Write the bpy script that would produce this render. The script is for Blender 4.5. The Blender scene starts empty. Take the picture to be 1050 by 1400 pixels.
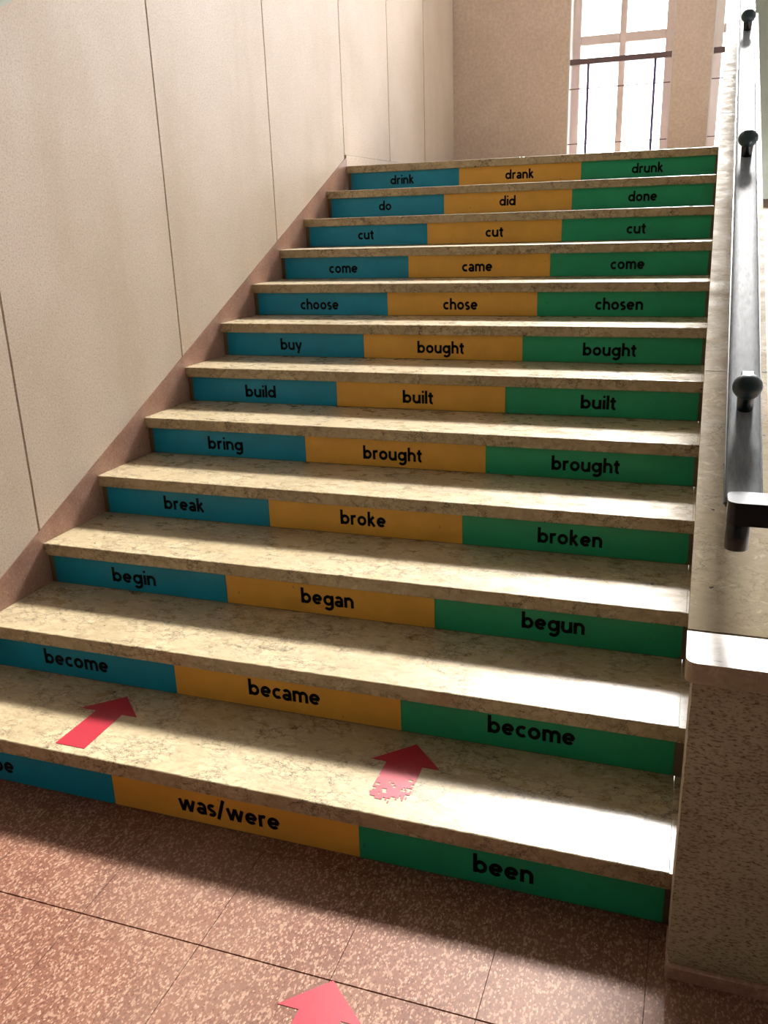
import bpy, bmesh, math, random
from mathutils import Vector, Matrix
random.seed(7)
C = bpy.context.scene.collection
PI = math.pi

# ------------------------------------------------------------ camera
cd = bpy.data.cameras.new('camera'); cam = bpy.data.objects.new('camera', cd); C.objects.link(cam)
cd.sensor_fit = 'VERTICAL'; cd.sensor_height = 36; cd.lens = 30.704
cd.clip_start = .05; cd.clip_end = 200
R_ = (0.94408618, 0.32821544, -0.03123955)
F_ = (-0.32059016, 0.89175545, -0.31936527)
U_ = (-0.07696257, 0.31152343, 0.94711663)
M = Matrix(((R_[0], U_[0], -F_[0], 2.2428), (R_[1], U_[1], -F_[1], -1.7281), (R_[2], U_[2], -F_[2], 1.5944), (0, 0, 0, 1)))
cam.matrix_world = M
bpy.context.scene.camera = cam

# ------------------------------------------------------------ sky, sun, exposure
w = bpy.data.worlds.new('world'); bpy.context.scene.world = w; w.use_nodes = True
bg = w.node_tree.nodes['Background']
bg.inputs[0].default_value = (1.0, 0.965, 0.97, 1); bg.inputs[1].default_value = 12
sd = bpy.data.lights.new('sun', 'SUN'); sun = bpy.data.objects.new('sun', sd); C.objects.link(sun)
sd.energy = 14; sd.angle = math.radians(7); sd.color = (1.0, .95, .90)
el = math.radians(39); az = math.radians(2.5)
sv = Vector((math.sin(az)*math.cos(el), math.cos(az)*math.cos(el), math.sin(el)))
sun.rotation_euler = sv.to_track_quat('Z', 'Y').to_euler()
sun.location = sv*30
vs = bpy.context.scene.view_settings
vs.view_transform = 'Standard'; vs.look = 'None'; vs.gamma = 1; vs.use_curve_mapping = False
vs.exposure = 0.0

# ------------------------------------------------------------ dimensions
H = .16; D = .3636; W = 2.282; O = .0197; T = .045
S = H/D
YB = 6.75
NL = 12
YL = (NL-1)*D          # nosing of landing
ZL = NL*H

# ------------------------------------------------------------ helpers
def lin(c):
    r = [(x/12.92 if x <= .04045 else ((x+.055)/1.055)**2.4) for x in [v/255 for v in c]]
    return (*r, 1)

def obj(name, bm, m, parent=None, label=None, cat=None, group=None, kind=None, loc=None):
    me = bpy.data.meshes.new(name)
    bmesh.ops.recalc_face_normals(bm, faces=bm.faces)
    bm.to_mesh(me); bm.free()
    o = bpy.data.objects.new(name, me); C.objects.link(o)
    if m: me.materials.append(m)
    if parent: o.parent = parent
    tag(o, label, cat, group, kind)
    if loc: o.location = loc
    return o

def tag(o, label=None, cat=None, group=None, kind=None):
    if label: o['label'] = label
    if cat: o['category'] = cat
    if group: o['group'] = group
    if kind: o['kind'] = kind
    return o

def empty(name, loc=(0, 0, 0), label=None, cat=None, group=None, kind=None):
    o = bpy.data.objects.new(name, None); C.objects.link(o); o.location = loc
    o.empty_display_size = .1
    return tag(o, label, cat, group, kind)

def box(bm, a, b, bev=0, seg=1):
    cx = [(a[i]+b[i])/2 for i in range(3)]; s = [abs(b[i]-a[i]) for i in range(3)]
    r = bmesh.ops.create_cube(bm, size=1, matrix=Matrix.Translation(cx) @ Matrix.Diagonal((*s, 1)))
    if bev:
        es = {e for v in r['verts'] for e in v.link_edges}
        bmesh.ops.bevel(bm, geom=list(es), offset=bev, segments=seg, affect='EDGES', profile=.5)
    return bm

def B(): return bmesh.new()
def bx(a, b, bev=0, seg=1): return box(B(), a, b, bev, seg)

def prism(bm, pts, axis, lo, hi):
    """extrude polygon pts (2-tuples in the two other axes) along axis"""
    def P(q, t):
        if axis == 0: return (t, q[0], q[1])
        if axis == 1: return (q[0], t, q[1])
        return (q[0], q[1], t)
    n = len(pts)
    A = [bm.verts.new(P(q, lo)) for q in pts]; Z = [bm.verts.new(P(q, hi)) for q in pts]
    bm.faces.new(A); bm.faces.new(Z[::-1])
    for i in range(n):
        bm.faces.new((A[i], A[(i+1) % n], Z[(i+1) % n], Z[i]))
    return bm

def bevel_all(bm, off, seg=1, ang=30):
    es = [e for e in bm.edges if len(e.link_faces) == 2 and e.calc_face_angle(0) > math.radians(ang)]
    bmesh.ops.bevel(bm, geom=es, offset=off, segments=seg, affect='EDGES', profile=.5)
    return bm

def smooth(o, ang=35):
    me = o.data
    for f in me.polygons: f.use_smooth = True
    bm = bmesh.new(); bm.from_mesh(me)
    for e in bm.edges:
        if len(e.link_faces) == 2: e.smooth = e.calc_face_angle(0) < math.radians(ang)
    bm.to_mesh(me); bm.free()
    return o

# ------------------------------------------------------------ materials
class NT:
    def __init__(s, name):
        s.m = bpy.data.materials.new(name); s.m.use_nodes = True
        s.t = s.m.node_tree; s.b = s.t.nodes['Principled BSDF']
        s.co = s.t.nodes.new('ShaderNodeTexCoord').outputs['Object']
        s.geo = s.t.nodes.new('ShaderNodeNewGeometry')
        s.co = s.geo.outputs['Position']
    def n(s, ty, **k):
        nd = s.t.nodes.new(ty)
        for a, v in k.items(): setattr(nd, a, v)
        return nd
    def lk(s, a, b): s.t.links.new(a, b)
    def mapp(s, scale, rot=(0, 0, 0), loc=(0, 0, 0)):
        nd = s.n('ShaderNodeMapping'); nd.inputs['Scale'].default_value = scale
        nd.inputs['Rotation'].default_value = rot; nd.inputs['Location'].default_value = loc
        s.lk(s.co, nd.inputs[0]); return nd.outputs[0]
    def noise(s, vec, scale, det=4, rough=.6, dist=0):
        nd = s.n('ShaderNodeTexNoise'); s.lk(vec, nd.inputs['Vector'])
        nd.inputs['Scale'].default_value = scale; nd.inputs['Detail'].default_value = det
        nd.inputs['Roughness'].default_value = rough; nd.inputs['Distortion'].default_value = dist
        return nd.outputs
    def voro(s, vec, scale, feature='F1'):
        nd = s.n('ShaderNodeTexVoronoi', feature=feature); s.lk(vec, nd.inputs['Vector'])
        nd.inputs['Scale'].default_value = scale
        return nd.outputs
    def ramp(s, fac, stops, interp='LINEAR'):
        nd = s.n('ShaderNodeValToRGB'); cr = nd.color_ramp; cr.interpolation = interp
        while len(cr.elements) < len(stops): cr.elements.new(.5)
        for e, (p, c) in zip(cr.elements, stops):
            e.position = p; e.color = c if len(c) == 4 else lin(c)
        s.lk(fac, nd.inputs[0]); return nd.outputs[0]
    def mix(s, fac, a, b, mode='MIX'):
        nd = s.n('ShaderNodeMix', data_type='RGBA', blend_type=mode)
        for inp, v in ((nd.inputs[0], fac), (nd.inputs[6], a), (nd.inputs[7], b)):
            if hasattr(v, 'is_output') or isinstance(v, bpy.types.NodeSocket): s.lk(v, inp)
            else: inp.default_value = v
        return nd.outputs[2]
    def bump(s, h, st, dist=.002):
        nd = s.n('ShaderNodeBump'); nd.inputs['Strength'].default_value = st; nd.inputs['Distance'].default_value = dist
        s.lk(h, nd.inputs['Height']); s.lk(nd.outputs[0], s.b.inputs['Normal'])
    def col(s, c): 
        if isinstance(c, bpy.types.NodeSocket): s.lk(c, s.b.inputs['Base Color'])
        else: s.b.inputs['Base Color'].default_value = c
    def rough(s, v):
        if isinstance(v, bpy.types.NodeSocket): s.lk(v, s.b.inputs['Roughness'])
        else: s.b.inputs['Roughness'].default_value = v

BW0 = (0, 0, 0, 1); BW1 = (1, 1, 1, 1)

def m_marble(name, c0, c1, dark, vein, rough=.28, sc=1.0, spec=.5, vs=.85, bmp=.06):
    s = NT(name)
    v = s.mapp((1, 1.5, 1.3))
    base = s.ramp(s.noise(v, 3.0*sc, 5, .6)[0], [(.32, c0), (.68, c1)])
    # cloudy brown mottling, stretched along the slab
    pat = s.noise(s.mapp((1, 1.9, 1.4), loc=(3, 1, 5)), 17*sc, 7, .7, 1.6)[0]
    base = s.mix(s.ramp(pat, [(.46, BW0), (.64, (.42, .42, .42, 1))]), base, lin(dark))
    pal = s.noise(s.mapp((1, 1.6, 1), loc=(9, 4, 2)), 28*sc, 5, .7, .8)[0]
    base = s.mix(s.ramp(pal, [(.56, BW0), (.72, (.4, .4, .4, 1))]), base, lin((226, 212, 180)))
    # wavy crack veins, strongest where the cloud is
    wob = s.noise(v, 9*sc, 6, .75)[1]
    vv = s.mix(.13, v, wob)
    msk = s.ramp(s.noise(v, 6*sc, 3, .55)[0], [(.42, (.05, .05, .05, 1)), (.53, BW1)])
    for k, wd in ((9.5*sc, .024), (22*sc, .042)):
        e = s.voro(vv, k, 'DISTANCE_TO_EDGE')[0]
        ln = s.mix(1, s.ramp(e, [(0.0, (vs, vs, vs, 1)), (wd, BW0)]), msk, 'MULTIPLY')
        base = s.mix(ln, base, lin(vein))
    # sparse black pits
    pit = s.voro(s.mix(.05, s.mapp((1, 2.6, 2)), s.noise(v, 60, 3, .6)[1]), 13*sc)[0]
    pm = s.ramp(pit, [(.055, BW1), (.085, BW0)])
    pk = s.ramp(s.noise(v, 3.6, 2, .5)[0], [(.52, BW0), (.56, BW1)])
    base = s.mix(s.mix(1, pm, pk, 'MULTIPLY'), base, (.012, .010, .008, 1))
    s.col(base); s.b.inputs['Specular IOR Level'].default_value = spec
    s.rough(s.ramp(s.noise(v, 14, 4, .6)[0], [(.3, (rough*.85,)*3+(1,)), (.7, (rough*1.3,)*3+(1,))]))
    s.bump(s.noise(v, 60, 3, .6)[0], bmp, .002)
    return s.m

M_tread = m_marble('tread_marble', (164, 147, 114), (188, 172, 138), (124, 104, 74), (44, 34, 26), .28)
M_cope = m_marble('coping_marble', (146, 132, 106), (166, 152, 124), (124, 108, 82), (76, 64, 48), .55, 1.0, .07, .45, .008)
M_copf = m_marble('polished_coping_marble', (150, 136, 112), (172, 158, 130), (128, 112, 86), (76, 64, 48), .3, 1.0, .5, .45)

def m_panel():
    s = NT('granular_stone')
    v = s.mapp((1, 1, 1))
    big = s.noise(v, 2.0, 4, .6)[0]
    base = s.ramp(big, [(.3, (216, 201, 182)), (.72, (230, 216, 202))])
    g = s.noise(v, 150, 3, .7)[0]
    base = s.mix(s.ramp(g, [(.36, (.5, .5, .5, 1)), (.52, BW0)]), base, lin((168, 146, 118)))
    g2 = s.noise(s.mapp((1, 1, 1), loc=(3, 5, 1)), 60, 3, .7)[0]
    base = s.mix(s.ramp(g2, [(.56, BW0), (.72, (.5, .5, .5, 1))]), base, lin((238, 226, 208)))
    st = s.noise(s.mapp((1, 1.3, .22)), 2.6, 4, .6)[0]
    base = s.mix(s.ramp(st, [(.5, BW0), (.75, (.25, .25, .25, 1))]), base, lin((186, 160, 128)))
    s.col(base); s.rough(.5); s.b.inputs['Specular IOR Level'].default_value = .4
    s.bump(g, .25, .0015)
    return s.m
M_panel = m_panel()

def m_backwall():
    s = NT('beige_plaster')
    v = s.mapp((1, 1, 1))
    base = s.ramp(s.noise(v, 6, 6, .7)[0], [(.3, (220, 200, 184)), (.7, (232, 213, 197))])
    g = s.noise(v, 40, 4, .7)[0]
    base = s.mix(s.ramp(g, [(.4, (.4, .4, .4, 1)), (.6, BW0)]), base, lin((190, 164, 142)))
    s.col(base); s.rough(.7); s.bump(g, .2, .002)
    return s.m
M_back = m_backwall()

def m_parapet():
    s = NT('pitted_stone')
    v = s.mapp((1, 1, 1))
    base = s.ramp(s.noise(v, 5, 4, .6)[0], [(.3, (158, 150, 124)), (.7, (178, 170, 142))])
    f = s.noise(s.mapp((1, 1, 2.6)), 95, 4, .7)[0]
    base = s.mix(s.ramp(f, [(.36, BW1), (.50, BW0)]), base, lin((92, 78, 58)))
    f2 = s.noise(s.mapp((1, 1, 3.4), loc=(4, 2, 9)), 75, 4, .7)[0]
    base = s.mix(s.ramp(f2, [(.30, BW1), (.37, BW0)]), base, lin((48, 40, 30)))
    base = s.mix(s.ramp(f2, [(.58, BW0), (.72, (.6, .6, .6, 1))]), base, lin((196, 182, 150)))
    s.col(base); s.rough(.65); s.bump(f2, .5, .003)
    return s.m
M_par = m_parapet()

def m_skirt():
    s = NT('reddish_terrazzo_skirt')
    v = s.mapp((1, 1, 1))
    base = s.ramp(s.noise(v, 9, 5, .6)[0], [(.3, (158, 122, 106)), (.7, (186, 148, 130))])
    g = s.noise(v, 110, 3, .7)[0]
    base = s.mix(s.ramp(g, [(.56, BW0), (.7, (.5, .5, .5, 1))]), base, lin((214, 190, 172)))
    base = s.mix(s.ramp(g, [(.32, (.5, .5, .5, 1)), (.44, BW0)]), base, lin((112, 76, 64)))
    s.col(base); s.rough(.35); s.bump(g, .1, .001)
    return s.m
M_skirt = m_skirt()

def m_floor():
    s = NT('red_terrazzo')
    v = s.mapp((1, .55, 1), rot=(0, 0, .05))
    base = s.ramp(s.noise(v, 5, 5, .6)[0], [(.3, (104, 68, 54)), (.7, (124, 86, 68))])
    wob = s.noise(v, 30, 3, .6)[1]
    vv = s.mix(.012, v, wob)
    c = s.n('ShaderNodeTexVoronoi'); s.lk(vv, c.inputs['Vector']); c.inputs['Scale'].default_value = 225
    sep = s.n('ShaderNodeSeparateColor'); s.lk(c.outputs['Color'], sep.inputs[0])
    edge = s.ramp(c.outputs['Distance'], [(.3, BW1), (.5, BW0)])
    chip = s.ramp(sep.outputs[0], [(0, (92, 54, 42)), (.3, (124, 80, 62)), (.55, (142, 100, 80)), (.72, (158, 118, 96)), (.88, (182, 146, 122))], 'CONSTANT')
    base = s.mix(edge, base, chip)
    c2 = s.n('ShaderNodeTexVoronoi'); s.lk(s.mapp((1, .6, 1), loc=(7, 3, 0)), c2.inputs['Vector']); c2.inputs['Scale'].default_value = 210
    sp2 = s.n('ShaderNodeSeparateColor'); s.lk(c2.outputs['Color'], sp2.inputs[0])
    base = s.mix(s.ramp(sp2.outputs[1], [(.8, BW0), (.82, (.4, .4, .4, 1))]), base, lin((190, 158, 134)))
    # worn greyish bloom on the walked tiles
    wr = s.ramp(s.noise(s.mapp((1, 1, 1), loc=(1, 2, 3)), 2.2, 3, .5)[0], [(.4, BW0), (.65, (.22, .22, .22, 1))])
    base = s.mix(wr, base, lin((150, 124, 106)))
    s.col(base); s.rough(.5); s.b.inputs['Specular IOR Level'].default_value = .18
    s.bump(c.outputs['Distance'], .05, .001)
    return s.m
M_floor = m_floor()

def m_plain(name, c, rough=.5, metal=0, spec=None, noise=.0, scale=20, bump=0):
    s = NT(name)
    base = lin(c)
    if noise:
        f = s.noise(s.mapp((1, 1, 1)), scale, 5, .65)[0]
        dk = tuple(x*(1-noise) for x in base[:3])+(1,)
        lt = tuple(min(1, x*(1+noise)) for x in base[:3])+(1,)
        s.col(s.ramp(f, [(.3, dk), (.7, lt)]))
        if bump: s.bump(f, bump, .002)
    else: s.col(base)
    s.rough(rough); s.b.inputs['Metallic'].default_value = metal
    if spec is not None: s.b.inputs['Specular IOR Level'].default_value = spec
    return s.m

def m_sticker(name, c, dirt):
    s = NT(name)
    f = s.noise(s.mapp((1, 1, 1)), 8, 4, .6)[0]
    b0 = lin(c); dk = tuple(x*.9 for x in b0[:3])+(1,)
    base = s.ramp(f, [(.35, dk), (.65, b0)])
    sp = s.voro(s.mapp((1, 1, .7), loc=(2, 3, 4)), 13)[0]
    m = s.ramp(sp, [(.035, (.6, .6, .6, 1)), (.06, BW0)])
    base = s.mix(m, base, lin(dirt))
    s.col(base); s.rough(.38); s.b.inputs['Specular IOR Level'].default_value = .4
    return s.m
M_blue = m_sticker('blue_vinyl', (0, 150, 190), (0, 90, 110))
M_yel = m_sticker('yellow_vinyl', (238, 182, 78), (176, 118, 50))
M_grn = m_sticker('green_vinyl', (36, 170, 122), (14, 96, 60))
M_ink = m_plain('black_print', (8, 12, 18), .6, spec=.15)
M_riser = m_plain('riser_marble', (110, 96, 76), .5, noise=.2, scale=12)
M_grout = m_plain('dark_grout', (38, 28, 24), .9)
M_joint = m_plain('panel_joint', (20, 17, 15), .9)
M_white = m_plain('white_plaster', (226, 222, 218), .8, noise=.03, scale=4)
M_mortar = m_plain('pale_mortar', (236, 230, 220), .8)
M_dull = m_plain('dull_beige_plaster', (128, 131, 130), .85, noise=.03, scale=4)
M_ggrey = m_plain('grey_green_paint', (128, 134, 122), .6, noise=.05, scale=6)
M_pale = m_plain('pale_green_paint', (196, 206, 190), .6, noise=.04, scale=8)
M_frame = m_plain('cream_window_paint', (232, 216, 208), .5, noise=.04, scale=15)
M_iron = m_plain('dark_iron', (112, 92, 92), .4)
M_ironp = m_plain('purple_iron', (92, 84, 136), .4)
M_knob = m_plain('dark_painted_metal', (22, 48, 54), .35, noise=.2, scale=40)
M_iron2 = m_plain('black_painted_metal', (10, 22, 30), .25)

def m_rail():
    s = NT('dark_rail_top')
    f = s.noise(s.mapp((6, 1, 1)), 18, 5, .7)[0]
    base = s.ramp(f, [(.3, (92, 97, 101)), (.7, (122, 126, 128))])
    g = s.noise(s.mapp((3, 1, 1), loc=(2, 4, 1)), 40, 5, .75)[0]
    base = s.mix(s.ramp(g, [(.6, BW0), (.72, (.5, .5, .5, 1))]), base, lin((138, 130, 114)))
    s.col(base)
    s.rough(s.ramp(g, [(.3, (.42,)*3+(1,)), (.7, (.55,)*3+(1,))]))
    s.bump(g, .12, .001); s.b.inputs['Specular IOR Level'].default_value = .035
    return s.m
M_rail = m_rail()

def m_arrow(name, wear):
    s = NT(name)
    f = s.noise(s.mapp((1, 1, 1)), 70, 6, .75)[0]
    base = s.mix(s.ramp(f, [(.6, BW0), (.72, (.35, .35, .35, 1))]), lin((158, 18, 40)), lin((196, 90, 96)))
    s.col(base); s.rough(.4)
    return s.m
M_arrow = m_arrow('red_arrow_vinyl', 0)

def m_glass():
    m = bpy.data.materials.new('window_glass'); m.use_nodes = True; t = m.node_tree
    for n in list(t.nodes):
        if n.type != 'OUTPUT_MATERIAL': t.nodes.remove(n)
    out = t.nodes[0]
    tr = t.nodes.new('ShaderNodeBsdfTransparent'); gl = t.nodes.new('ShaderNodeBsdfGlossy'); gl.inputs['Roughness'].default_value = .02
    fr = t.nodes.new('ShaderNodeFresnel'); mx = t.nodes.new('ShaderNodeMixShader')
    fr.inputs[0].default_value = 1.3
    tr.inputs[0].default_value = (.96, .97, .98, 1)
    t.links.new(fr.outputs[0], mx.inputs[0]); t.links.new(tr.outputs[0], mx.inputs[1]); t.links.new(gl.outputs[0], mx.inputs[2])
    t.links.new(mx.outputs[0], out.inputs[0])
    return m
M_glass = m_glass()

# ============================================================ SETTING
# ---- floor of terrazzo tiles
fl = obj('floor', bx((-.4, -5, -.2), (5.0, .3, -.004)), M_grout, kind='structure')
PX, PY = .33, .33
GX = [.93+PX*i for i in range(-4, 12)]
ys = [.30, -.035, -.365] + [-.365-PY*i for i in range(1, 9)]
proto = {}
for i in range(len(GX)-1):
    for j in range(len(ys)-1):
        y1, y0 = ys[j], ys[j+1]
        gy1 = .0035 if abs(y1+.365) < .01 else .0006
        gy0 = .0000 if abs(y0+.365) < .01 else .0006
        sx = PX-.0012; sy = (y1-y0)-gy1-gy0
        key = (round(sx, 4), round(sy, 4))
        if key not in proto:
            t = obj('floor_tile', bx((-sx/2, -sy/2, -.012), (sx/2, sy/2, 0), .0004), M_floor, fl)
            proto[key] = t.data
        else:
            t = bpy.data.objects.new('floor_tile', proto[key]); C.objects.link(t); t.parent = fl
        t.location = (GX[i]+PX/2, (y0+gy0+y1-gy1)/2, random.uniform(-.0006, .0))

# ---- left wall: backing + stone panels
wl = obj('wall_left', bx((-.3, -5, -.2), (-.02, YB+.3, 10)), M_joint, kind='structure')
JY = [-3.634, -2.545, -1.456, -.367, .722, 1.811, 2.897, 3.975, 4.90, 5.81, YB]
def skz(y): return H*(1+y/D)+.055
for a, b in zip(JY[:-1], JY[1:]):
    g = .0052
    a2, b2 = a+g, b-g
    def zb(y):
        if y < -.36: return .10
        if y >= YL-.04: return ZL+.07
        return skz(y)
    if b <= -.3:
        pts = [(a2, .10), (b2, .10)]
    elif a < YL-.05 <= b:
        pts = [(a2, zb(a2)), (b2, skz(b2))]
    else:
        pts = [(a2, zb(a2)), (b2, zb(b2))]
    if abs(a+.367) < .01: pts = [(a2, .105), (-.24, .105), (b2, skz(b2))]
    pts += [(b2, 9.5), (a2, 9.5)]
    bm = prism(B(), pts, 0, -.022, 0)
    bevel_all(bm, .0015)
    obj('stone_panel', bm, M_panel, wl)
# ---- skirting
sk = obj('baseboard_left', prism(B(), [(-.24, -.01), (-.24, .10), (-.1, skz(-.1)-.002), (YL-.0, skz(YL)-.002), (YL-.0, ZL-.4), (.35, -.05)], 0, -.02, .002), M_skirt, kind='structure')
obj('baseboard_left', bx((-.02, -5, 0), (.004, -.245, .098), .002), M_skirt, kind='structure')
obj('baseboard_left', bx((-.02, YL+.0, ZL-.01), (.004, YB, ZL+.067), .001), M_panel, kind='structure')

# ---- back wall with window openings
WX = [(1.03, 1.89), (2.20, 3.06), (3.36, 4.22)]
ZS, ZT = ZL+.06, 3.75
bk = empty('wall_back', (0, YB, 0), kind='structure')
y0, y1 = YB, YB+.3
def wb(x0, x1, z0, z1, m=M_back, name='wall_section'):
    return obj(name, bx((x0, 0, z0), (x1, .3, z1)), m, bk)
xs = [-.3, 1.03, 1.89, 2.20]
wb(-.3, 1.03, -2, ZT); wb(1.89, 2.20, -2, ZT); wb(3.06, 3.36, ZS, ZT); wb(4.22, 5, ZS, ZT)
wb(1.03, 1.89, -2, ZS); wb(2.20, 5, -2, ZS-.5, M_white); wb(2.2, 5, ZS-.5, ZS)
wb(-.3, 5, ZT, ZT+.2)
wb(-.3, 5, 7.2, 10)
# grey green pier at right with pale ledge
obj('grey_green_pier', bx((2.46, -.25, 1.64), (3.35, -.001, 3.74), .01), M_ggrey, bk)
obj('pale_ledge', bx((2.45, -.28, 1.49), (3.4, -.001, 1.57), .01), M_white, bk)

def window(n, x0, x1, z0, z1, nx, nz, fw, y=YB+.17, mw=.05):
    r = empty('window_%d' % n, ((x0+x1)/2, y, z0), kind='structure')
    bm = B()
    hx = (x1-x0)/2; hz = z1-z0
    box(bm, (-hx, -.03, 0), (-hx+fw, .03, hz), .004); box(bm, (hx-fw, -.03, 0), (hx, .03, hz), .004)
    box(bm, (-hx+fw, -.03, 0), (hx-fw, .03, fw*.7), .004); box(bm, (-hx+fw, -.03, hz-fw), (hx-fw, .03, hz), .004)
    obj('window_frame', bm, M_frame, r)
    X_ = [-hx+fw+(2*hx-2*fw)*i/nx for i in range(nx+1)]
    Z_ = nz if isinstance(nz, list) else [hz*i/nz for i in range(nz+1)]
    for i in range(1, nx): obj('mullion', bx((X_[i]-mw/2, -.025, fw*.7), (X_[i]+mw/2, .025, hz-fw), .005), M_frame, r)
    for k in Z_[1:-1]: obj('transom', bx((-hx+fw, -.022, k-mw/2-.01), (hx-fw, .022, k+mw/2+.01), .005), M_frame, r)
    for i in range(nx):
        for j in range(len(Z_)-1):
            obj('pane', bx((X_[i]+.0, -.004, Z_[j]), (X_[i+1], -.001, Z_[j+1])), M_glass, r)
    return r
for n, (a, b) in enumerate(WX):
    window(n+1, a, b, ZS, ZT, 2, [0, 3.0-ZS, ZT-ZS], .075, YB+.2, .055)
    for x_ in (a-.001, b-.009): obj('lit_reveal', bx((x_, .002, ZS), (x_+.010, .17, ZT)), M_white, bk)  # white liners put the jambs' bright daylight into their colour
window(4, -.02, 4.9, ZT+.2, 7.2, 6, 3, .05, YB+.15, .035)  # unseen clerestory band, added so sunlight reaches the full width of the stairs

# ---- landing slab, right wall, ceilings, surrounding shell
obj('floor_landing', bx((-.02, YL+.36, ZL-.2), (2.43, YB, ZL), .0), M_tread, kind='structure').name = 'floor'
obj('wall_right', bx((5, -5, -2), (5.3, YB+.3, 10)), M_white, kind='structure')
obj('ceiling', bx((-.3, -1.6, 7.4), (5.3, YB+.3, 7.7)), M_dull, kind='structure')
obj('ceiling', bx((-.3, -5, 3.0), (5.3, -1.6, 3.3)), M_dull, kind='structure')
obj('wall_front', bx((-.3, -1.9, 3.3), (5.3, -1.6, 7.5)), M_dull, kind='structure')
obj('wall_behind', bx((-.3, -5.3, -.2), (5.3, -5, 3.3)), M_dull, kind='structure').name = 'wall_rear'
obj('floor_well', bx((2.5, .3, -2.1), (5, YB, -2)), M_floor, kind='structure').name = 'floor'

# ---- pale green beam at the top left
bm = prism(B(), [(-1.2, 2.285+(-1.2-.93)*S*.9), (.86, 2.262), (.95, 2.305), (1.2, 2.46), (1.2, 2.8), (-1.2, 2.8)], 0, -.001, .04)
bevel_all(bm, .012, 3)
smooth(obj('trim_1', bm, M_pale, kind='structure'))

# ============================================================ STAIRCASE
st = empty('staircase', (W/2, 0, 0), 'straight flight of twelve beige marble steps with coloured risers', 'staircase')
st.location = (0, 0, 0)
def tread(k):
    y0 = (k-1)*D; z = k*H
    y1 = y0+D+O+.01 if k < NL else y0+.40
    bm = B()
    x0, x1 = (.003, W-.001)
    n = 120
    prof = [(y0+.002, z-T), (y0, z-T+.002), (y0, z-.003), (y0+.0012, z-.0008), (y0+.004, z), (y1, z), (y1, z-T)]
    chips = {12: [(1.185, .022, .012), (1.15, .008, .006)], 10: [(.60, .014, .007)], 7: [(.3, .01, .004)], 3: [(1.2, .012, .004)]}.get(k, [])
    xsl = [x0+(x1-x0)*i/n for i in range(n+1)]
    for c in chips: xsl += [c[0]-c[1], c[0]-c[1]*.5, c[0], c[0]+c[1]*.5, c[0]+c[1]]
    xsl = sorted(set(xsl))
    rows = []
    for x in xsl:
        j = abs(random.gauss(0, .0007))
        cc = 0
        for c in chips:
            if abs(x-c[0]) < c[1]*.99: cc = c[2]*(1-abs(x-c[0])/c[1]*.6)
        row = []
        for q, (y, zz) in enumerate(prof):
            dy = dz = 0
            if q in (2, 3): dy = j+cc*.5; dz = -j*.6-cc*.8
            if q == 4: dy = j+cc; dz = 0
            row.append(bm.verts.new((x, y+dy, zz+dz)))
        rows.append(row)
    m = len(prof)
    for a, b in zip(rows[:-1], rows[1:]):
        for q in range(m): bm.faces.new((a[q], a[(q+1) % m], b[(q+1) % m], b[q]))
    bm.faces.new(rows[0][::-1]); bm.faces.new(rows[-1])
    obj('tread', bm, M_tread, st)
    # narrow end strip of the slab beside the parapet
    obj('tread_end', bx((W-.0004, y0+.0005, z-T), (W+.0275, y1, z-.0003), .0004), M_tread, st)
for k in range(1, NL+1):
    tread(k)
    y = (k-1)*D+O
    obj('riser', bx((.003, y, (k-1)*H-(0 if k > 1 else .01)), (2.31, y+.03, k*H-T)), M_riser, st)

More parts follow.
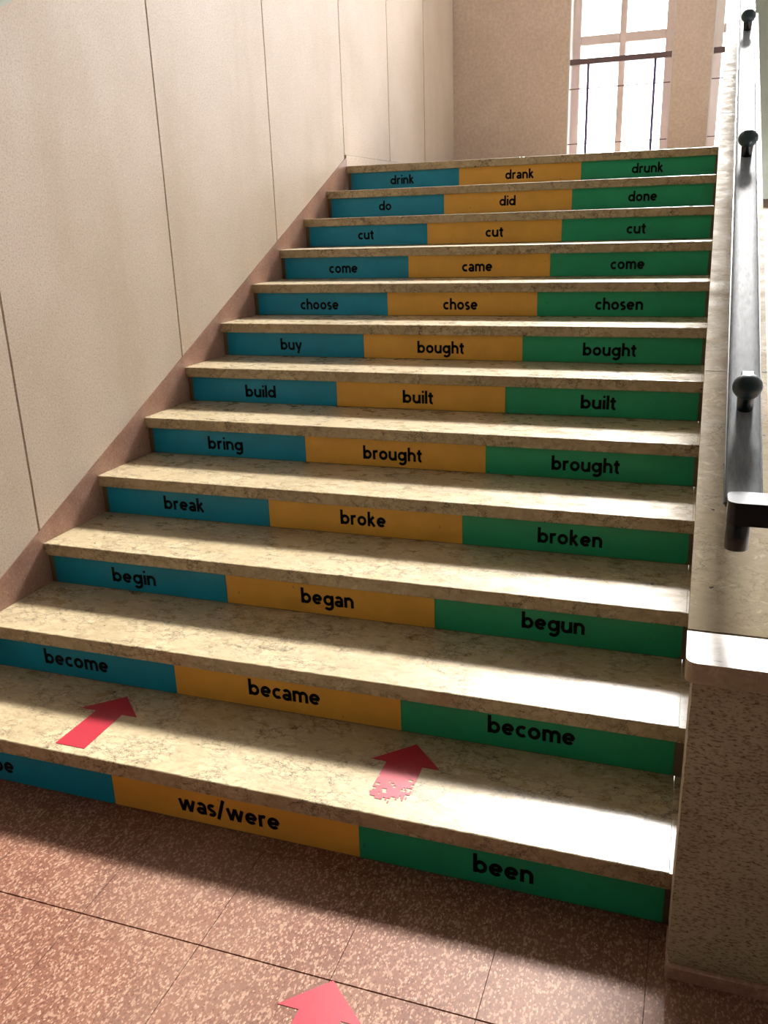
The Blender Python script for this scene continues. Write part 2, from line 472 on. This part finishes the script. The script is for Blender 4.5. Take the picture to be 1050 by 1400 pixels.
# ---- rise stickers with lettering
def arc(cx, cy, rx, a0, a1, ry=None, n=None):
    ry = ry or rx; n = n or max(6, int(abs(a1-a0)/12))
    return [(cx+rx*math.cos(math.radians(a0+(a1-a0)*i/n)), cy+ry*math.sin(math.radians(a0+(a1-a0)*i/n))) for i in range(n+1)]
SW = .146; Rr = .25-SW/2+.004; s0 = SW/2
def ring(cx): return arc(cx, .25, Rr, 0, 360, n=30)
def G():
    g = {}
    L = lambda *p: list(p)
    g['o'] = ([ring(.25)], .5)
    g['c'] = ([arc(.25, .25, Rr, 48, 312)], .415)
    g['e'] = ([arc(.245, .25, Rr, 0, 318), L((.08, .25), (.45, .25))], .485)
    g['b'] = ([L((s0, 0), (s0, .74)), ring(.262)], .51)
    g['d'] = ([L((.455, 0), (.455, .74)), ring(.25)], .51)
    g['a'] = ([arc(.2, .31, .145, 150, 0, .135)+[(.345, 0)], arc(.2, .145, .145, 0, 360, .092, 26)], .40)
    g['g'] = ([L((.452, .5), (.452, .02)) + arc(.26, .0, .192, 0, -145, .17), ring(.25)], .51)
    g['h'] = ([L((s0, 0), (s0, .74)), arc(.228, .272, .172, 180, 0)+[(.40, 0)]], .456)
    g['n'] = ([L((s0, 0), (s0, .5)), arc(.228, .272, .172, 180, 0)+[(.40, 0)]], .456)
    g['m'] = ([L((s0, 0), (s0, .5)), arc(.205, .295, .149, 180, 0)+[(.354, 0)], arc(.503, .295, .149, 180, 0)+[(.652, 0)]], .708)
    g['r'] = ([L((s0, 0), (s0, .5)), arc(.215, .29, .155, 180, 62)], .30)
    g['u'] = ([L((.40, 0), (.40, .5)), [(s0, .5)]+arc(.228, .228, .172, 180, 360)], .456)
    g['i'] = ([L((s0, 0), (s0, .5)), arc(s0, .665, .034, 0, 360, n=14)], .112)
    g['l'] = ([L((s0, 0), (s0, .74))], .112)
    g['k'] = ([L((s0, 0), (s0, .74)), L((.08, .235), (.335, .5)), L((.15, .29), (.375, 0))], .43)
    g['t'] = ([L((.14, .64), (.14, .15))+arc(.235, .14, .095, 180, 290), L((.0, .45), (.29, .45))], .29)
    g['w'] = ([L((.05, .5), (.2, 0)), L((.2, 0), (.36, .5)), L((.36, .5), (.52, 0)), L((.52, 0), (.67, .5))], .72)
    g['y'] = ([L((.05, .5), (.255, .02)), L((.43, .5), (.18, -.2))], .48)
    g['s'] = ([arc(.175, .355, .118, 40, 250, .095)[:-2]+arc(.165, .14, .125, 75, -140, .092)], .33)
    g['/'] = ([L((.04, -.08), (.30, .78))], .34)
    return g
GL = G()
def ribbon(bm, pts, w, f):
    n = len(pts); closed = math.dist(pts[0], pts[-1]) < 1e-6
    if closed: pts = pts[:-1]; n -= 1
    A = []
    for i in range(n):
        if closed: p0, p1 = pts[i-1], pts[(i+1) % n]
        else: p0, p1 = pts[max(0, i-1)], pts[min(n-1, i+1)]
        dx, dy = p1[0]-p0[0], p1[1]-p0[1]; l = math.hypot(dx, dy) or 1
        nx, ny = -dy/l*w/2, dx/l*w/2
        A.append((bm.verts.new(f(pts[i][0]+nx, pts[i][1]+ny)), bm.verts.new(f(pts[i][0]-nx, pts[i][1]-ny))))
    rng = range(n) if closed else range(n-1)
    for i in rng:
        a, b = A[i], A[(i+1) % n]
        bm.faces.new((a[0], a[1], b[1], b[0]))
def word(text, wid, mat, parent):
    gap = .072
    tot = sum(GL[c][1] for c in text)+gap*(len(text)-1)
    sz = .0765
    sx = wid/tot
    bm = B(); x = -tot/2
    for c in text:
        strokes, adv = GL[c]
        for s_ in strokes:
            ribbon(bm, s_, SW if not (c == 'i' and len(s_) > 2) else .07, lambda u, v, x=x: ((x+u)*sx, -.0004, (v-.31)*sz))
        x += adv+gap
    o = obj('lettering', bm, mat, parent)
    return o
BX = [(.026, .7552), (.7565, 1.5157), (1.517, 2.276)]
ORD = ['first (bottom)', 'second', 'third', 'fourth', 'fifth', 'sixth', 'seventh', 'eighth', 'ninth', 'tenth', 'eleventh', 'twelfth (top)']
WORDS = {
 1: [('be', .36, .077, .056), ('was/were', 1.130, .312, .056), ('been', 1.896, .150, .058)],
 2: [('become', .373, .254, .061), ('became', 1.139, .240, .066), ('become', 1.896, .243, .068)],
 3: [('begin', .373, .184, .056), ('began', 1.139, .191, .061), ('begun', 1.896, .193, .066)],
 4: [('break', .381, .182, .060), ('broke', 1.139, .178, .062), ('broken', 1.892, .217, .057)],
 5: [('bring', .381, .167, .056), ('brought', 1.135, .248, .054), ('brought', 1.894, .249, .056)],
 6: [('build', .378, .154, .052), ('built', 1.134, .137, .052), ('built', 1.895, .139, .057)],
 7: [('buy', .376, .114, .056), ('bought', 1.135, .223, .053), ('bought', 1.896, .226, .056)],
 8: [('choose', .380, .215, .053), ('chose', 1.136, .174, .054), ('chosen', 1.897, .216, .055)],
 9: [('come', .377, .168, .054), ('came', 1.134, .162, .054), ('come', 1.898, .163, .056)],
 10: [('cut', .383, .097, .060), ('cut', 1.145, .100, .057), ('cut', 1.906, .097, .056)],
 11: [('do', .381, .081, .060), ('did', 1.142, .095, .062), ('done', 1.906, .154, .060)],
 12: [('drink', .377, .160, .060), ('drank', 1.141, .178, .060), ('drunk', 1.902, .179, .061)],
}
for k, ws in WORDS.items():
    y = (k-1)*D+O; z0 = (k-1)*H
    for c, (t, cx, wid, cz) in enumerate(ws):
        a, b = BX[c]
        root = empty('riser_sticker', ((a+b)/2, y, z0), '%s sticker reading %s on the %s riser from the floor' % (('blue', 'yellow', 'green')[c], t, ORD[k-1]), 'sticker', 'coloured verb stickers on the risers')
        h = H-T
        bm = B()
        hw = (b-a)/2
        rc = .014 if (k in (3, 4) and c == 2) else .0015
        pts = [(-hw, .0025), (hw-rc, .0025)]
        pts += [(hw-rc+rc*math.sin(math.radians(q)), .0025+rc-rc*math.cos(math.radians(q))) for q in (22, 45, 67, 90)]
        pts += [(hw, h-.0004), (-hw, h-.0004)]
        prism(bm, pts, 1, -.0016, -.0002)
        obj('backing', bm, (M_blue, M_yel, M_grn)[c], root)
        o = word(t, wid, M_ink, root)
        o.location = (cx-(a+b)/2, -.0018, cz)

# ---- arrows
def arrow(name, pts, z, label, worn=False):
    bm = B(); z += .0006
    cx = sum(p_[0] for p_ in pts)/len(pts); cy = sum(p_[1] for p_ in pts)/len(pts)
    if not worn:
        prism(bm, [(a-cx, b-cy) for a, b in pts], 2, 0, .0006)
    else:
        # head plus tail that has crumbled into flakes
        tip, hl, nl, bl, br, nr, hr = pts
        N = 26; Mr = 20
        def P(u, v):   # tail param
            l = (nl[0]+(bl[0]-nl[0])*v, nl[1]+(bl[1]-nl[1])*v); r = (nr[0]+(br[0]-nr[0])*v, nr[1]+(br[1]-nr[1])*v)
            return (l[0]+(r[0]-l[0])*u-cx, l[1]+(r[1]-l[1])*u-cy)
        prism(bm, [(q[0]-cx, q[1]-cy) for q in (tip, hl, nl, nr, hr)], 2, 0, .0006)
        rnd = random.Random(5)
        hole = [(rnd.random(), rnd.uniform(.35, 1.05), rnd.uniform(.015, .06)) for _ in range(34)]
        for i in range(N):
            for j in range(Mr):
                u, v = (i+.5)/N, (j+.5)/Mr
                lim = .92 - .28*abs(u-.35)**1.2 + rnd.uniform(-.05, .05)
                if v > lim: continue
                if any(math.hypot(u-a, (v-b)*1.5) < c*(.6+v) for a, b, c in hole) and v > .3: continue
                if rnd.random() < max(0, v-.55)*.5: continue
                q = [bm.verts.new((*P(i/N, j/Mr), .0006)), bm.verts.new((*P((i+1)/N, j/Mr), .0006)), bm.verts.new((*P((i+1)/N, (j+1)/Mr), .0006)), bm.verts.new((*P(i/N, (j+1)/Mr), .0006))]
                bm.faces.new(q)
    return obj(name, bm, M_arrow, None, label, 'arrow sticker', loc=(cx, cy, z))
arrow('arrow_sticker', [(.609, .320), (.505, .220), (.563, .2225), (.559, .034), (.661, .034), (.657, .2225), (.711, .2225)], H, 'intact red arrow sticker on the first tread, left of the worn one')
arrow('arrow_sticker', [(1.580, .328), (1.479, .227), (1.524, .2275), (1.524, .045), (1.632, .045), (1.628, .2275), (1.677, .2275)], H, 'worn red arrow sticker with flaking tail on the first tread', worn=True)
arrow('arrow_sticker', [(1.598, -.366), (1.505, -.458), (1.556, -.457), (1.552, -.60), (1.652, -.60), (1.652, -.457), (1.703, -.457)], -.0004, 'red arrow sticker on the terrazzo floor before the stairs')

# ============================================================ PARAPET
pp = empty('parapet', (2.355, 0, 0), 'low stone parapet with marble coping along the right of the stairs', 'parapet')
pp.location = (0, 0, 0)
Z0 = .808
def cz(y): return Z0+S*y
# body under the sloped coping
obj('parapet_body', prism(B(), [(-.03, 0), (YL+.03, ZL-.3), (YL+.03, cz(YL)-.055), (-.03, cz(-.03)-.055)], 0, 2.312, 2.41), M_par, pp)
# lower side wall (below the stairs to the right)
obj('side_wall', prism(B(), [(-.03, -2), (YL+.03, -2), (YL+.03, ZL-.3), (-.03, 0)], 0, 2.330, 2.41), M_white, pp)
# front slab
bm = bx((2.289, -.135, .034), (3.2, .0, .75))
# rough arris on the left corner
bmesh.ops.subdivide_edges(bm, edges=[e for e in bm.edges if abs((e.verts[0].co-e.verts[1].co).z) > .5], cuts=40)
for v in bm.verts:
    if v.co.x < 2.3 and v.co.y < -.1:
        r = abs(random.gauss(0, .0008))
        if v.co.z < .05: r = .006
        v.co.x += r; v.co.y += r
obj('front_slab', bm, M_par, pp)
obj('plinth', bx((2.287, -.141, -.001), (3.2, -.02, .034), .002), M_skirt, pp)
# flat front coping with rounded corner
r = .022; x0, yf, yb = 2.274, -.176, -.038
pts = [(3.2, yf)] + [(3.2, yb), (x0, yb)] + [(x0+r-r*math.cos(math.radians(a)), yf+r-r*math.sin(math.radians(a))) for a in (0, 18, 36, 54, 72, 90)]
bm = prism(B(), pts, 2, .747, .790)
bevel_all(bm, .003, 2, 50)
smooth(obj('front_coping', bm, M_copf, pp))
# sloped coping slabs
seams = [-.036, .822, 2.655, YL+.05]
for a, b in zip(seams[:-1], seams[1:]):
    a2, b2 = a+.001, b-.0015
    bm = prism(B(), [(a2, cz(a2)-.045), (b2, cz(b2)-.045), (b2, cz(b2)), (a2, cz(a2))], 0, 2.275, 2.434)
    bevel_all(bm, .0025, 2)
    smooth(obj('coping_slab', bm, M_cope, pp))

for b in seams[1:-1]:
    obj('mortar_joint', prism(B(), [(b-.0016, cz(b)-.03), (b+.0012, cz(b)-.03), (b+.0012, cz(b)+.0003), (b-.0016, cz(b)+.0003)], 0, 2.2752, 2.4338), M_mortar, pp)

# ============================================================ HANDRAIL
hr = empty('handrail', (2.357, 0, 0), 'dark flat handrail with round studs above the parapet coping', 'handrail')
hr.location = (0, 0, 0)
RZ = 1.05; xc = 2.357; hw = .033
def rz(y): return RZ+S*y
Tn = Vector((0, 1, S)).normalized(); Nn = Vector((0, -S, 1)).normalized()
prof = [(-hw, -.006), (-hw+.002, -.002), (-hw+.006, 0), (-hw*.4, .0006), (hw*.4, .0006), (hw-.006, 0), (hw-.002, -.002), (hw, -.006), (hw, -.026), (hw-.006, -.032), (-hw+.006, -.032), (-hw, -.026)]
bm = B(); rows = []
for y in (.02, 1.0, 2.0, 3.0, YL+.1):
    rows.append([bm.verts.new(Vector((xc+a, y, rz(y)))+Nn*b) for a, b in prof])
m = len(prof)
for a, b in zip(rows[:-1], rows[1:]):
    for q in range(m): bm.faces.new((a[q], a[(q+1) % m], b[(q+1) % m], b[q]))
bm.faces.new(rows[0]); bm.faces.new(rows[-1][::-1])
smooth(obj('rail', bm, M_rail, hr), 50)
# thin under-rail strip showing as a lip on both sides
bm = B()
for s_ in (-1, 1):
    rr = []
    for y in (0.02, YL+.1):
        rr.append([bm.verts.new(Vector((xc+s_*a, y, rz(y)))+Nn*b) for a, b in ((.036, -.016), (.0365, -.022), (.031, -.022), (.031, -.016))])
    for q in range(4): bm.faces.new((rr[0][q], rr[0][(q+1) % 4], rr[1][(q+1) % 4], rr[1][q]))
    bm.faces.new(rr[0]); bm.faces.new(rr[1][::-1])
obj('rail_lip', bm, M_iron2, hr)
# small tab behind the nearest stud
bm = B(); tb = Vector((xc, .29, rz(.29)))+Nn*.062+Tn*.036
box(bm, (-.013, -.008, -.005), (.013, .008, .006), .0015)
bmesh.ops.rotate(bm, verts=bm.verts, matrix=Matrix.Rotation(math.atan(S), 3, 'X'))
bmesh.ops.translate(bm, verts=bm.verts, vec=tb)
obj('stud_tab', bm, M_knob, hr)
# horizontal end turning right
ze = 1.067
bm = B()
x0 = xc-.031; r = .02
pts = [(3.2, -.048), (3.2, .03)]+[(x0+r-r*math.cos(math.radians(a)), +.03-r+r*math.sin(math.radians(a))) for a in (90, 68, 45, 22, 0)]+[(x0+r-r*math.cos(math.radians(a)), -.048+r-r*math.sin(math.radians(a))) for a in (0, 22, 45, 68, 90)]
prism(bm, pts, 2, ze-.045, ze)
bevel_all(bm, .006, 3, 50)
smooth(obj('rail_return', bm, M_iron2, hr))
# drum bracket under the return and post
bm = B()
def cyl(bm, p0, p1, r0, r1=None, n=24):
    p0 = Vector(p0); p1 = Vector(p1); d = p1-p0; r1 = r0 if r1 is None else r1
    bmesh.ops.create_cone(bm, cap_ends=True, segments=n, radius1=r0, radius2=r1, depth=d.length, matrix=Matrix.Translation((p0+p1)/2) @ d.to_track_quat('Z', 'Y').to_matrix().to_4x4())
cyl(bm, (2.349, -.022, ze-.045), (2.349, -.022, ze-.10), .022)
bevel_all(bm, .004, 2, 50)
smooth(obj('bracket', bm, M_iron2, hr))
for y in (.45, 1.75, 3.08, 3.95):
    bm = B(); cyl(bm, (xc, y, cz(y)-.004), (xc, y, rz(y)-.028), .009, n=14); cyl(bm, (xc, y, cz(y)), (xc, y, cz(y)+.012), .026, .018, n=18)
    smooth(obj('post', bm, M_iron2, hr))
bm = B(); cyl(bm, (3.1, -.06, .790), (3.1, -.03, ze-.045), .012, n=16)
smooth(obj('post', bm, M_iron2, hr))
# studs
for y in (.29, 1.59, 2.91):
    base = Vector((xc, y, rz(y)))
    bm = B()
    bmesh.ops.create_uvsphere(bm, u_segments=28, v_segments=16, radius=.031, matrix=Matrix.Translation(base+Nn*.056) @ Matrix.Diagonal((1, .8, .9, 1)))
    kb = smooth(obj('stud', bm, M_knob, hr), 80)
    bm = B()
    cyl(bm, base-Nn*.004, base+Nn*.04, .0165, .019, 20)
    smooth(obj('stud_stem', bm, M_iron2, kb))

# ============================================================ WINDOW GUARDS
for n, (a, b) in enumerate(WX):
    g = empty('window_guard', ((a+b)/2, YB+.03, ZL), ['dark metal guard rail across the left window opening', 'dark metal guard rail across the right window beyond the pier', 'dark metal guard rail across the window hidden behind the handrail'][n], 'guard rail', 'guard rails in the landing windows')
    hx = (b-a)/2
    obj('top_bar', bx((-hx, -.02, .872), (hx, .02, .917), .003), M_iron, g)
    for zz in (.68, .235):
        obj('thin_bar', bx((-hx, -.004, zz), (hx, .004, zz+.008)), M_iron, g)
    for xx in (-hx+.165, hx-.14):
        bm = B(); cyl(bm, (xx, 0, .055), (xx, 0, .885), .0115, n=12)
        smooth(obj('upright', bm, M_ironp, g))
